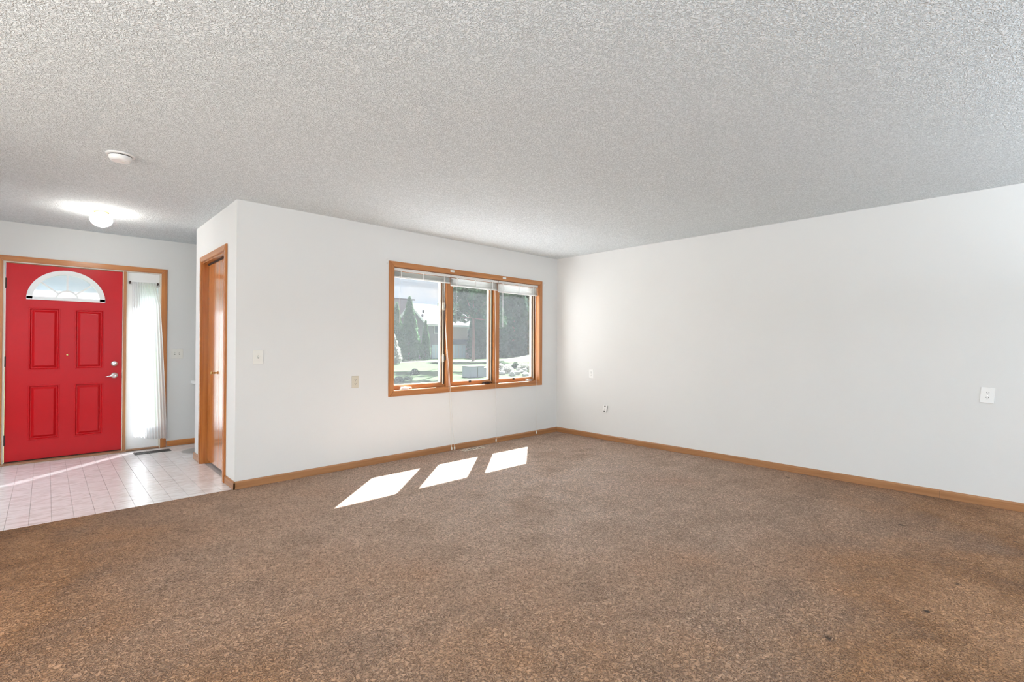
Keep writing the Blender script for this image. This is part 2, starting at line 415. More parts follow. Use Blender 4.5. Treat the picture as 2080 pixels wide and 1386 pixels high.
bm = bm_new(); box(bm, XL-.15, -1.35, 3.75, 3.9, -.02, H); tag(obj('wall_return', bm, 'wall_paint'), 'return wall beyond the left edge', 'wall', kind='structure')
wall_with_hole('wall_left', 'x', YB-.15, 3.75, XL-.15, XL, [(-.05, 3.45, .2, 2.3)], 'left wall with a wide window opening')
wall_with_hole('wall_back', 'y', XL, Xr, YB-.15, YB, [(-.45, 3.65, .45, 2.25)], 'back wall with a wide opening for the added back light')
bm = bm_new(); box(bm, XL-.15, Xr+.15, YB-.15, Yw+EXT, H, H+.10); box(bm, XL-.15, 2.52, Yw+EXT, Ye+EXT, H, H+.10)
tag(obj('ceiling', bm, 'ceiling_texture'), 'white popcorn textured ceiling', 'ceiling', kind='structure')
# roof overhang outside that shades the top of the glass
bm = bm_new(); box(bm, 2.52, Xr+1.6, Yw+EXT, 5.05, 2.50, 2.62); tag(obj('roof_overhang', bm, 'trim_white'), 'eave above the living room window', 'roof', kind='structure')
bm = bm_new(); box(bm, -1.5, 2.9, Ye+EXT, 7.51, 2.50, 2.62); tag(obj('porch_overhang', bm, 'trim_white'), 'eave above the front door', 'roof', kind='structure')

# floors
bm = bm_new(); CE = 4.583
pts = [(XL-.1, YB-.1), (Xr+.05, YB-.1), (Xr+.05, Yw+.02), (Xl+.02, Yw+.02), (Xl+.02, CE), (-1.3, CE), (-1.3, 3.85), (XL-.1, 3.85)]
prism(bm, pts, 'z', -.022, 0)
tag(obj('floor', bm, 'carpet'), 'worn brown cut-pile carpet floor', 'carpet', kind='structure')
bm = bm_new(); box(bm, -1.3, 2.45, CE, Ye+EXT, -.05, -.009)
fe = obj('floor_entry', bm, 'vinyl_joint'); tag(fe, 'glossy pale pinkish vinyl tile floor in the entry', 'floor', kind='structure')
TW, TL = .1145, .3435
bm = bm_new(); box(bm, -TW/2+.0008, TW/2-.0008, -TL/2+.0008, TL/2-.0008, 0, .006, .0008)
me_t = None; k = 0
x = .7265 - 9*TW + TW/2
tiles = []
while x < 1.75:
    y = CE + TL/2 + .002
    while y < Ye - .02:
        if not (x > Xl+.02 and y < Yc-.05):
            tiles.append((x, y))
        y += TL
    x += TW
t0_ = obj('tile', bm, 'vinyl_tile', fe); WL[t0_.name] = Vector((0, 0, 0))
for i, (tx, ty) in enumerate(tiles):
    o = t0_ if i == 0 else copy_mesh(t0_, 'tile', (0, 0, 0), fe)
    o.location = Vector((tx, ty, -.0092))
# rest of the vinyl outside the frame
bm = bm_new(); box(bm, -1.3, tiles[0][0]-TW/2-.001, CE+.002, Ye, -.0092, -.0034)
obj('vinyl_sheet', bm, 'vinyl_tile', fe)

# baseboards
BH, BT = .066, .013
def base_profile(axis, a0, a1, face, sign):
    """outline with eased top; face = wall plane coordinate, sign = side the board stands on"""
    bm = bm_new()
    pr = [(face, .001), (face+sign*BT, .001), (face+sign*BT, BH-.012), (face+sign*BT*.55, BH), (face, BH)]
    prism(bm, pr, axis, a0, a1); return bm
br = thing('baseboard_right', (Xr, 1, 0), 'oak baseboard along the right wall', 'baseboard', kind='structure')
obj('board', base_profile('y', .4712, Yw-BT, Xr, -1), 'oak_base_y', br)
obj('board', base_profile('y', YB, .4700, Xr, -1), 'oak_base_y', br)
bf = obj('baseboard_front', base_profile('x', Xl-BT, Xr-.002, Yw, -1), 'oak_base_x'); tag(bf, 'oak baseboard under the window', 'baseboard', kind='structure')
# closet wall boards lie along y
b1 = thing('baseboard_closet', (Xl, 5, 0), 'oak baseboard beside the closet door', 'baseboard', kind='structure')
obj('board', base_profile('y', Yw-BT, CY0-.056, Xl, -1), 'oak_base_y', b1)
obj('board', base_profile('y', CY1+.058, Yc+BT, Xl, -1), 'oak_base_y', b1)
be = obj('baseboard_entry', base_profile('x', DX1+.056, 2.40, Ye, -1), 'oak_warm_x'); tag(be, 'oak baseboard in the entry alcove', 'baseboard', kind='structure')

# ------------------------------------------------------------------ casing helper (mitred boards)
def casing(parent, plane, lo, hi, z0, z1, wid, face, sign, mats, bottom=True, thick=.016, horiz=None):
    """picture-frame casing; inner opening lo..hi, z0..z1"""
    def board(outer, nm, mat):
        bm = bm_new()
        # outer: 4 corner points (a, z); eased inner edge by a small chamfer
        d0 = face + sign*.001; d1 = face + sign*thick
        pts = outer
        A = []; B = []
        cx = sum(p[0] for p in pts)/4; cz = sum(p[1] for p in pts)/4
        if plane == 'y':
            A = [bm.verts.new((p[0], d0, p[1])) for p in pts]; B = [bm.verts.new((p[0], d1, p[1])) for p in pts]
        else:
            A = [bm.verts.new((d0, p[0], p[1])) for p in pts]; B = [bm.verts.new((d1, p[0], p[1])) for p in pts]
        bm.faces.new(A); top = bm.faces.new(B[::-1])
        for i in range(4): bm.faces.new((A[i], B[i], B[(i+1) % 4], A[(i+1) % 4]))
        bmesh.ops.bevel(bm, geom=list(top.edges), offset=.004, segments=2, affect='EDGES')
        return obj(nm, bm, mat, parent)
    w_ = wid; g = .0004
    zb0 = z0 - w_ if bottom else z0
    board([(lo-w_, z1+w_), (hi+w_, z1+w_), (hi, z1+g), (lo, z1+g)], 'casing_head', mats[0])
    board([(lo-w_, zb0), (lo-w_, z1+w_-g), (lo-g, z1-g), (lo-g, z0)], 'casing_side', mats[1])
    board([(hi+w_, z1+w_-g), (hi+w_, zb0), (hi+g, z0), (hi+g, z1-g)], 'casing_side', mats[1])
    if bottom: board([(lo-w_, z0-w_), (lo, z0-g), (hi, z0-g), (hi+w_, z0-w_)], 'casing_sill', mats[0])

# ------------------------------------------------------------------ window_1 : triple casement
W1 = thing('window_1', (3.75, Yw, .674), 'oak-framed window of three casement panes over the carpet', 'window', kind='structure')
casing(W1, 'y', WX0, WX1, WZ0, WZ1, .060, Yw, -1, ('oak_x', 'oak_z'))
JD = .13   # jamb depth
def jbox(nm, mat, *b, bev=0.0, parent=W1):
    bm = bm_new(); box(bm, *b, bev=bev); return obj(nm, bm, mat, parent)
jbox('jamb', 'oak_x', WX0-.011, WX1+.011, Yw+.0005, Yw+JD, WZ1, WZ1+.011)
jbox('jamb', 'oak_x', WX0-.011, WX1+.011, Yw+.0005, Yw+JD, WZ0-.011, WZ0)
jbox('jamb', 'oak_z', WX0-.011, WX0, Yw+.0005, Yw+JD, WZ0, WZ1)
jbox('jamb', 'oak_z', WX1, WX1+.011, Yw+.0005, Yw+JD, WZ0, WZ1)
units = [(2.640, 3.352), (3.420, 4.088), (4.156, 4.862)]
for (a, b) in ((3.352, 3.420), (4.088, 4.156)):
    jbox('mullion', 'oak_z', a, b, Yw+.045, Yw+JD, WZ0, WZ1, bev=.003)
SY0, SY1 = 4.640, 4.685
for ui, (a, b) in enumerate(units):
    sash = thing('sash', (0.5*(a+b), SY0, WZ0))
    del_loc = sash.location.copy(); sash.parent = W1; sash.location = del_loc - WL['window_1']
    SW = .046; BR = .045
    z0, z1 = WZ0+.002, WZ1-.002; a_, b_ = a+.002, b-.002
    jbox('rail', 'oak_x', a_, b_, SY0, SY1, z0, z0+BR, bev=.002, parent=sash)
    jbox('rail', 'oak_x', a_, b_, SY0, SY1, z1-BR, z1, bev=.002, parent=sash)
    jbox('stile', 'oak_z', a_, a_+SW, SY0, SY1, z0+BR, z1-BR, bev=.002, parent=sash)
    jbox('stile', 'oak_z', b_-SW, b_, SY0+.006, SY1, z0+BR, z1-BR, bev=.002, parent=sash)
    # cream glazing beads and weather strips along the right stile, dark grooves between them
    jbox('glazing_bead', 'cream', b_-SW-.012, b_-SW, SY0+.012, SY1, z0+BR, z1-BR, parent=sash)
    jbox('weather_strip', 'cream', b_-SW+.012, b_-SW+.024, SY0-.004, SY0+.005, z0+.03, z1-.03, parent=sash)
    jbox('groove', 'dark_gap', b_-SW+.002, b_-SW+.010, SY0+.001, SY0+.0058, z0+.03, z1-.03, parent=sash)
    jbox('groove', 'dark_gap', b_-SW+.027, b_-SW+.040, SY0-.002, SY0+.0058, z0+.03, z1-.03, parent=sash)
    jbox('glazing_bead', 'cream', a_+SW, a_+SW+.008, SY0+.012, SY1, z0+BR, z1-BR, parent=sash)
    jbox('glazing_bead', 'cream', a_+SW, b_-SW, SY0+.012, SY1, z0+BR, z0+BR+.008, parent=sash)
    jbox('pane', 'window_glass', a_+SW, b_-SW, SY0+.026, SY0+.030, z0+BR, z1-BR, parent=sash)
    # single sheet of insect mesh just inside the glass
    bm = bm_new(); vs4 = [bm.verts.new(p) for p in ((a_+SW, SY0+.020, z0+BR), (b_-SW, SY0+.020, z0+BR), (b_-SW, SY0+.020, z1-BR), (a_+SW, SY0+.020, z1-BR))]; bm.faces.new(vs4)
    obj('insect_screen', bm, 'screen_mesh', sash)
    # operator crank on the sill
    cx = {0: a+.16, 1: b-.13, 2: b-.16}[ui]
    bm = bm_new(); prism(bm, [(cx-.05, WZ0+.001), (cx+.06, WZ0+.001), (cx+.045, WZ0+.022), (cx-.03, WZ0+.028)], 'y', Yw+.034, Yw+.068)
    obj('crank_housing', bm, ['white_plastic', 'bronze', 'nickel'][ui], sash)
    bm = bm_new(); tube(bm, [(cx-.02, Yw+.034, WZ0+.022), (cx-.02, Yw+.024, WZ0+.026), (cx+.06, Yw+.022, WZ0+.020), (cx+.075, Yw+.022, WZ0+.012)], .006, 8)
    obj('crank_handle', bm, ['white_plastic', 'bronze', 'nickel'][ui], sash)
    if ui == 0:
        for zl in (1.665, 1.065):
            jbox('sash_lock', 'cream', b_-SW+.004, b_-SW+.030, SY0-.014, SY0-.004, zl-.045, zl+.045, bev=.003, parent=sash)
            bm = bm_new(); prism(bm, [(b_-SW+.026, zl-.03), (b_-SW+.040, zl-.012), (b_-SW+.040, zl+.02), (b_-SW+.026, zl+.03)], 'y', SY0-.024, SY0-.012)
            obj('lock_lever', bm, 'dark_metal', sash)
    else:
        cz = .5*(a+b) - (.03 if ui == 1 else .05)
        jbox('screen_tab', 'slot_dark', cz-.018, cz+.018, SY0-.006, SY0+.001, WZ0+.028, WZ0+.056, bev=.002, parent=sash)
# curtain-rod brackets left on the wall and the head casing
def hook(loc, label):
    bm = bm_new(); x, y, z = loc
    tube(bm, [(x, y, z+.02), (x, y-.018, z+.018), (x-.004, y-.022, z), (x, y-.018, z-.018), (x, y, z-.02)], .0028, 6)
    o = obj('rod_hook', bm, 'white_plastic'); tag(o, label, 'hook', 'curtain rod hooks by the window')
hook((2.556, Yw-.0005, 2.087), 'small white curtain rod hook left of the window corner')
hook((4.958, Yw-.0005, 2.055), 'small white curtain rod hook right of the window corner')
for xx, lb in ((3.387, 'white clip on the head casing above the left mullion'), (4.205, 'white clip on the head casing above the right mullion')):
    bm = bm_new(); box(bm, xx-.028, xx+.028, Yw-.024, Yw-.0162, 2.058, 2.080, .002); 
    bx_ = obj('rod_clip', bm, 'white_plastic'); tag(bx_, lb, 'clip', 'clips on the window casing')

# mini blinds, pulled up
names_b = ['white mini blind pulled up in the left window pane', 'white mini blind pulled up in the middle window pane', 'white mini blind pulled up in the right window pane']
blind_bot = [1.930, 1.905, 1.888]
blind_x = [(2.644, 3.381), (3.389, 4.120), (4.128, 4.856)]
for ui in range(3):
    a, b = blind_x[ui]; yb0, yb1 = Yw+.006, Yw+.034
    B = thing('mini_blind', ((a+b)/2, (yb0+yb1)/2, blind_bot[ui]), names_b[ui], 'blind', 'mini blinds in the window')
    bm = bm_new(); box(bm, a, b, yb0, yb1, WZ1-.031, WZ1-.003, .002); obj('headrail', bm, 'blind_slat', B)
    nsl = 16; top = WZ1-.036; bot = blind_bot[ui]+.014
    bm = bm_new()
    A_ = [(yb0+.001, 0), (yb0+.014, .0028), (yb1-.001, 0), (yb1-.001, .0009), (yb0+.014, .0037), (yb0+.001, .0009)]
    prism(bm, [(p[0], p[1]) for p in A_], 'x', a+.006, b-.006)
    for v in bm.verts: v.co.z += bot
    s0 = obj('slat', bm, 'blind_slat', B); l0 = s0.location.copy()
    for i in range(nsl):
        s = s0 if i == 0 else s0.copy()
        if i: COL.objects.link(s); s.parent = B
        tt = i/(nsl-1); tt = tt**1.15
        s.location = l0 + Vector((random.uniform(-.001, .001), random.uniform(-.0015, .0015), (top-bot-.006)*tt))
        s.rotation_euler = (random.uniform(-.03, .03), 0, 0)
    bm = bm_new(); box(bm, a+.004, b-.004, yb0+.004, yb1-.003, blind_bot[ui], blind_bot[ui]+.012, .003); obj('bottom_rail', bm, 'blind_slat', B)
    for xx in (a+.09, .5*(a+b), b-.09):
        bm = bm_new(); box(bm, xx-.005, xx+.005, yb0-.0012, yb0+.0008, blind_bot[ui], WZ1-.03); obj('ladder_tape', bm, 'white_plastic', B)
    # tilt wand
    bm = bm_new(); xw = a+.07; tube(bm, [(xw, yb0-.004, WZ1-.02), (xw, yb0-.005, 1.45)], .0020, 6); obj('tilt_wand', bm, 'white_plastic', B)
    # lift cord down to the floor with its tassel
    xc = [3.290, 4.062, 4.790][ui]; xt = [3.385, 4.070, 4.798][ui]
    zt = [.045, .052, .060][ui]
    dxs = (0, .042) if ui == 0 else (0,)
    for j, dx in enumerate(dxs):
        bm = bm_new()
        tube(bm, [(xc+dx*.2, yb0-.003, WZ1-.03), (xc+.010, Yw-.002, 1.5), (xc+.3*(xt-xc)+dx*.3, Yw-.012, 1.1), (xc+.62*(xt-xc)+dx*.4, Yw-.0195, .70), (xt+dx, Yw-.024, zt)], .0022, 5)
        c_ = obj('lift_cord', bm, 'cord', B)
        bm = bm_new(); lathe(bm, [(.003, .0), (.0075, -.008), (.009, -.032), (.004, -.038)], (xt+dx, Yw-.024, zt), 'z', 10)
        obj('tassel', bm, 'cord', B, smooth=True)

# ------------------------------------------------------------------ entry: casing, jamb, sidelight, red door
T1 = thing('trim_1', (.33, Ye, 0), 'oak casing and jamb around the front door and sidelight', 'door frame', kind='structure')
casing(T1, 'y', DX0+.012, DX1-.005, -.004, DZ1-.003, .056, Ye, -1, ('oak_warm_x', 'oak_warm_z'), bottom=False)
DF = Ye+.028   # inside face of the door leaf
SLX0, SLX1 = -.296, .622
def ebox(nm, mat, *b, bev=0.0, parent=T1):
    bm = bm_new(); box(bm, *b, bev=bev); return obj(nm, bm, mat, parent)
ebox('jamb_head', 'cream', DX0+.001, DX1-.001, Ye+.001, Ye+.074, 2.034, DZ1-.001)
ebox('jamb_side', 'cream', DX0+.001, SLX0-.004, Ye+.001, Ye+.074, -.006, 2.034)
ebox('jamb_side', 'cream', .966, DX1-.001, Ye+.001, Ye+.074, -.006, 2.034)
ebox('mullion_post', 'oak_z', .630, .656, Ye-.010, Ye+.074, -.006, 2.034, bev=.003)
ebox('weather_strip', 'cream', SLX1+.002, .6298, Ye+.004, Ye+.06, -.006, 2.034)
ebox('weather_strip', 'cream', .6562, .666, Ye+.002, Ye+.06, -.006, 2.034)
ebox('threshold', 'threshold_wood', SLX0-.03, .662, Ye-.045, Ye+.074, -.0035, .012, bev=.004)
ebox('threshold', 'threshold_wood', .6622, .968, Ye-.012, Ye+.074, -.0035, .015, bev=.003)
ebox('sweep_gap', 'dark_gap', SLX0, SLX1, DF+.012, DF+.04, .012, .024)

D1 = thing('door_1', (.163, DF, .02), 'red four-panel front door with a half-round fanlight', 'door', kind='structure')
DT = .044; z_lo, z_hi = .024, 2.029
FCX, FZ, FR = .161, 1.676, .306
panels = [(-.130, .107, .943, 1.586), (.223, .461, .943, 1.586), (-.128, .110, .217, .783), (.226, .464, .217, .783)]
xs = [SLX0, -.130, .108, .224, .462, SLX1]
bm = bm_new()
def quad(pts_): bm.faces.new([bm.verts.new(p) for p in pts_])
def rect(x0, x1, z0, z1): quad([(x0, DF, z0), (x1, DF, z0), (x1, DF, z1), (x0, DF, z1)])
zs = [z_lo, .220, .785, .943, 1.586, FZ]
for i in range(5):
    for j in range(5):
        if i in (1, 3) and j in (1, 3): continue
        rect(xs[i], xs[i+1], zs[j], zs[j+1])
# field around the fanlight
x0f, x1f, z1f = SLX0, SLX1, z_hi
NA = 40
arc = [(FCX+FR*math.cos(math.pi*i/NA), FZ+FR*math.sin(math.pi*i/NA)) for i in range(NA+1)]
outer = []
for i in range(NA+1):
    a = math.pi*i/NA; c, s = math.cos(a), math.sin(a)
    tmax = 1e9
    if c > 1e-6: tmax = min(tmax, (x1f-FCX)/c)
    if c < -1e-6: tmax = min(tmax, (x0f-FCX)/c)
    if s > 1e-6: tmax = min(tmax, (z1f-FZ)/s)
    outer.append((FCX+c*tmax, FZ+s*tmax))
corner_r = (x1f, z1f); corner_l = (x0f, z1f)
for i in range(NA):
    A, Bp = outer[i], outer[i+1]
    pts_ = [arc[i], A]
    if abs(A[0]-x1f) < 1e-6 and abs(Bp[0]-x1f) > 1e-6: pts_.append(corner_r)
    if abs(Bp[0]-x0f) < 1e-6 and abs(A[0]-x0f) > 1e-6: pts_.append(corner_l)
    pts_ += [Bp, arc[i+1]]
    quad([(p[0], DF, p[1]) for p in pts_])
# edges, back and reveal of the fanlight hole
BK = DF+DT
quad([(SLX0, DF, z_lo), (SLX0, BK, z_lo), (SLX0, BK, z_hi), (SLX0, DF, z_hi)]); quad([(SLX1, DF, z_lo), (SLX1, DF, z_hi), (SLX1, BK, z_hi), (SLX1, BK, z_lo)])
quad([(SLX0, DF, z_hi), (SLX0, BK, z_hi), (SLX1, BK, z_hi), (SLX1, DF, z_hi)]); quad([(SLX0, DF, z_lo), (SLX1, DF, z_lo), (SLX1, BK, z_lo), (SLX0, BK, z_lo)])
quad([(SLX0, BK, z_lo), (SLX1, BK, z_lo), (SLX1, BK, FZ), (SLX0, BK, FZ)])
for i in range(NA):
    A, Bp = outer[i], outer[i+1]
    pts_ = [arc[i], A]
    if abs(A[0]-x1f) < 1e-6 and abs(Bp[0]-x1f) > 1e-6: pts_.append(corner_r)
    if abs(Bp[0]-x0f) < 1e-6 and abs(A[0]-x0f) > 1e-6: pts_.append(corner_l)
    pts_ += [Bp, arc[i+1]]
    quad([(p[0], BK, p[1]) for p in pts_])
    quad([(arc[i][0], DF, arc[i][1]), (arc[i+1][0], DF, arc[i+1][1]), (arc[i+1][0], BK, arc[i+1][1]), (arc[i][0], BK, arc[i][1])])
bmesh.ops.remove_doubles(bm, verts=bm.verts[:], dist=1e-5)
slab = obj('leaf', bm, 'red_paint', D1)
for pi, (i, j) in enumerate(((1, 3), (3, 3), (1, 1), (3, 1))):
    x0, x1, z0, z1 = xs[i], xs[i+1], zs[j], zs[j+1]
    bm = bm_new(); prof = [(0, 0), (.003, -.003), (.010, -.003), (.018, .012), (.026, .012), (.044, -.002), (.048, -.003)]
    rings = []
    for ins, dep in prof:
        rings.append([bm.verts.new(p) for p in ((x0+ins, DF+dep, z0+ins), (x1-ins, DF+dep, z0+ins), (x1-ins, DF+dep, z1-ins), (x0+ins, DF+dep, z1-ins))])
    for r_i in range(len(rings)-1):
        for k in range(4): bm.faces.new((rings[r_i][k], rings[r_i][(k+1) % 4], rings[r_i+1][(k+1) % 4], rings[r_i+1][k]))
    bm.faces.new(rings[-1])
    obj('panel', bm, 'red_paint', D1)
# fanlight
fan = thing('fanlight', (FCX, DF, FZ)); fan.parent = D1; fan.location = Vector((FCX, DF, FZ)) - WL['door_1']
def ring_half(r0, r1, y0, y1, zb, n=32, a0=0, a1=math.pi):
    bm = bm_new(); V = []
    for i in range(n+1):
        a = a0+(a1-a0)*i/n; c, s = math.cos(a), math.sin(a)
        V.append([bm.verts.new((FCX+r*c, y, zb+r*s)) for r, y in ((r0, y0), (r1, y0), (r1, y1), (r0, y1))])
    for i in range(n):
        for k in range(4): bm.faces.new((V[i][k], V[i][(k+1) % 4], V[i+1][(k+1) % 4], V[i+1][k]))
    bm.faces.new(V[0]); bm.faces.new(V[-1][::-1]); return bm
obj('fan_frame', ring_half(FR-.040, FR+.006, DF-.010, DF+.02, FZ+.003), 'white_paint', fan)
bm = bm_new(); box(bm, FCX-FR-.006, FCX+FR+.006, DF-.010, DF+.02, FZ-.006, FZ+.030, .002); obj('fan_sill', bm, 'white_paint', fan)
obj('muntin_arc', ring_half(.078, .094, DF-.004, DF+.022, FZ+.012, 20), 'white_paint', fan)
for a in (math.radians(40), math.pi/2, math.radians(140)):
    c, s = math.cos(a), math.sin(a); nx, nz_ = -s, c; hw = .008
    bm = bm_new(); pts_ = []
    for r, sg in ((.088, 1), (FR-.03, 1), (FR-.03, -1), (.088, -1)):
        pts_.append((FCX+c*r+nx*hw*sg, FZ+.010+s*r+nz_*hw*sg))
    prism(bm, pts_, 'y', DF-.003, DF+.022); obj('muntin', bm, 'white_paint', fan)
bm = bm_new(); prism(bm, [(FCX+(FR-.02)*math.cos(math.pi*i/24), FZ+.012+(FR-.03)*math.sin(math.pi*i/24)) for i in range(25)], 'y', DF+.022, DF+.026)
obj('pane', bm, 'frosted_glass', fan)
# hinges
for zh in (1.824, 1.032, .241):
    bm = bm_new(); box(bm, SLX0-.012, SLX0+.006, DF-.003, DF+.002, zh-.052, zh+.052); hg = obj('hinge', bm, 'bronze', D1)
    bm = bm_new(); lathe(bm, [(.006, -.052), (.006, .052)], (SLX0-.004, DF-.006, zh), 'z', 10); obj('hinge_pin', bm, 'bronze', hg)
# deadbolt
bm = bm_new(); lathe(bm, [(.032, 0), (.032, -.008), (.026, -.016), (.010, -.018)], (.556, DF, .993), 'y', 24); db = obj('deadbolt', bm, 'nickel', D1, smooth=False)
bm = bm_new(); box(bm, -.019, .019, -.008, .006, -.006, .006, .002)
bmesh.ops.rotate(bm, verts=bm.verts[:], cent=(0, 0, 0), matrix=Matrix.Rotation(math.radians(-40), 3, 'Y')); bmesh.ops.translate(bm, verts=bm.verts[:], vec=(.556, DF-.024, .993))
obj('thumb_turn', bm, 'nickel', db)
# lever
bm = bm_new(); lathe(bm, [(.033, 0), (.033, -.006), (.027, -.013), (.013, -.016), (.012, -.045), (.014, -.052), (.012, -.056)], (.557, DF, .862), 'y', 24); lv = obj('lever_rose', bm, 'nickel', D1)
bm = bm_new(); tube(bm, [(.557, DF-.050, .862), (.535, DF-.052, .862), (.505, DF-.050, .855), (.478, DF-.044, .850)], .0095, 10, .008); obj('lever_handle', bm, 'nickel', lv, smooth=True)
bm = bm_new(); lathe(bm, [(.009, 0), (.009, -.003), (.005, -.005)], (.167, DF, 1.096), 'y', 14); obj('peephole', bm, 'brass', D1)
ebox('strike_edge', 'bronze', SLX1-.0005, SLX1+.0018, DF-.001, DF+.02, .83, .89, parent=D1)

# sidelight
W2 = thing('window_2', (.81, Ye, .015), 'narrow white sidelight window beside the red door', 'window', kind='structure')
SX0, SX1 = .667, .965
gx0, gx1, gz0, gz1 = .775, .955, .24, 1.88
yq0, yq1 = Ye+.022, Ye+.062
for nm, b in (('stile', (SX0, gx0, yq0, yq1, .016, 2.033)), ('stile', (gx1, SX1, yq0, yq1, .016, 2.033)), ('rail', (gx0, gx1, yq0, yq1, .016, gz0)), ('rail', (gx0, gx1, yq0, yq1, gz1, 2.033))):
    bm = bm_new(); box(bm, *b); obj(nm, bm, 'white_paint', W2)
for nm, b in (('glazing_bead', (gx0-.014, gx0+.004, yq0-.008, yq0-.0005, gz0-.014, gz1+.014)), ('glazing_bead', (gx1-.004, gx1+.014, yq0-.008, yq0-.0005, gz0-.014, gz1+.014)),
              ('glazing_bead', (gx0+.0045, gx1-.0045, yq0-.008, yq0-.0005, gz0-.014, gz0+.004)), ('glazing_bead', (gx0+.0045, gx1-.0045, yq0-.008, yq0-.0005, gz1-.004, gz1+.014))):
    bm = bm_new(); box(bm, *b, bev=.002); obj(nm, bm, 'white_paint', W2)
bm = bm_new(); box(bm, gx0, gx1, yq0+.028, yq0+.032, gz0, gz1); obj('pane', bm, 'frosted_glass', W2)
# curtain rod and sheer curtain
RODY = Ye-.028; RZ = 1.916
CR = thing('curtain_rod', (.81, RODY, RZ), 'thin curtain rod on two small dark brackets above the sidelight curtain', 'curtain rod')
bm = bm_new(); tube(bm, [(.684, RODY, RZ), (.944, RODY, RZ)], .0042, 8); obj('rod', bm, 'white_plastic', CR)
for xx in (.686, .942):
    bm = bm_new(); box(bm, xx-.006, xx+.006, RODY-.006, yq0-.001, RZ-.016, RZ+.014, .002); obj('bracket', bm, 'bronze', CR)
    bm = bm_new(); lathe(bm, [(.003, -.008), (.009, -.004), (.009, .004), (.003, .008)], (xx, RODY, RZ), 'x', 12); obj('finial', bm, 'bronze', CR)
def lerp_tab(tab, t_):
    for (t0, v0), (t1, v1) in zip(tab, tab[1:]):
        if t_ <= t1: return v0+(v1-v0)*(t_-t0)/(t1-t0)
    return tab[-1][1]
bm = bm_new(); NX, NZ = 90, 50
left = [(0, .702), (.5, .712), (1, .728)]; right = [(0, .918), (.14, .968), (.4, .996), (.72, 1.022), (1, 1.038)]
G_ = []
for j in range(NZ+1):
    t_ = j/NZ; row = []
    zt_ = RZ+.006
    for i in range(NX+1):
        s = i/NX
        zb_ = .150 - .055*s + .008*math.sin(s*9)
        x_ = lerp_tab(left, t_)*(1-s) + lerp_tab(right, t_)*s
        amp = .010*(1-t_) + .013*t_
        fr = 13*(1-t_) + 5.5*t_
        y_ = RODY - .007 - amp*.5 + amp*math.sin(2*math.pi*(s*(11) + .25*math.sin(3*t_)))*(.45+.55*abs(math.sin(4*s+2*t_))) - .012*t_*s
        row.append(bm.verts.new((x_, min(y_, Ye-.021), zt_+(zb_-zt_)*t_)))
    G_.append(row)
for j in range(NZ):
    for i in range(NX): bm.faces.new((G_[j][i], G_[j][i+1], G_[j+1][i+1], G_[j+1][i]))
cu = obj('sheer_curtain', bm, 'sheer_cloth', smooth=True); tag(cu, 'white sheer curtain hanging over the sidelight by the red door', 'curtain')

# ------------------------------------------------------------------ closet bifold door
T2 = thing('trim_2', (Xl, 5.34, 0), 'oak casing around the closet door', 'door frame', kind='structure')
casing(T2, 'x', CY0+.006, CY1-.006, -.003, CZ1-.006, .056, Xl, -1, ('oak_warm_y', 'oak_warm_z'), bottom=False, thick=.018)
ebox('jamb', 'oak_warm_z', Xl-.001, Xl+.110, CY1-.016, CY1-.001, -.006, CZ1-.016, parent=T2)
ebox('jamb', 'oak_warm_z', Xl-.001, Xl+.110, CY0+.001, CY0+.016, -.006, CZ1-.016, parent=T2)
ebox('jamb', 'oak_warm_y', Xl-.001, Xl+.110, CY0+.001, CY1-.001, CZ1-.016, CZ1-.001, parent=T2)
D2 = thing('door_2', (Xl+.06, 5.34, .03), 'varnished orange oak bifold closet door', 'door', kind='structure')
dxa, dxb = Xl+.050, Xl+.083
for (ya, yb_) in ((CY0+.020, 5.332), (5.336, CY1-.020)):
    bm = bm_new(); box(bm, dxa, dxb, ya, yb_, .030, 2.022, .002); lf = obj('door_leaf', bm, 'oak_door', D2)
    if yb_ > 5.5:
        bm = bm_new(); lathe(bm, [(.011, 0), (.008, -.008), (.007, -.016), (.015, -.024), (.016, -.031), (.010, -.036)], (dxa, 5.49, .935), 'x', 18); obj('knob', bm, 'brass', lf, smooth=True)
bm = bm_new(); box(bm, dxa-.005, dxb, CY0+.017, CY1-.017, 2.024, CZ1-.0165); obj('track', bm, 'dark_gap', D2)
bm = bm_new(); box(bm, Xl+.112, Xl+.13, CY0-.1, CY1+.1, -.008, CZ1+.1); tag(obj('closet_liner', bm, 'dark_gap'), 'dark closet interior behind the bifold door', 'closet', kind='structure')

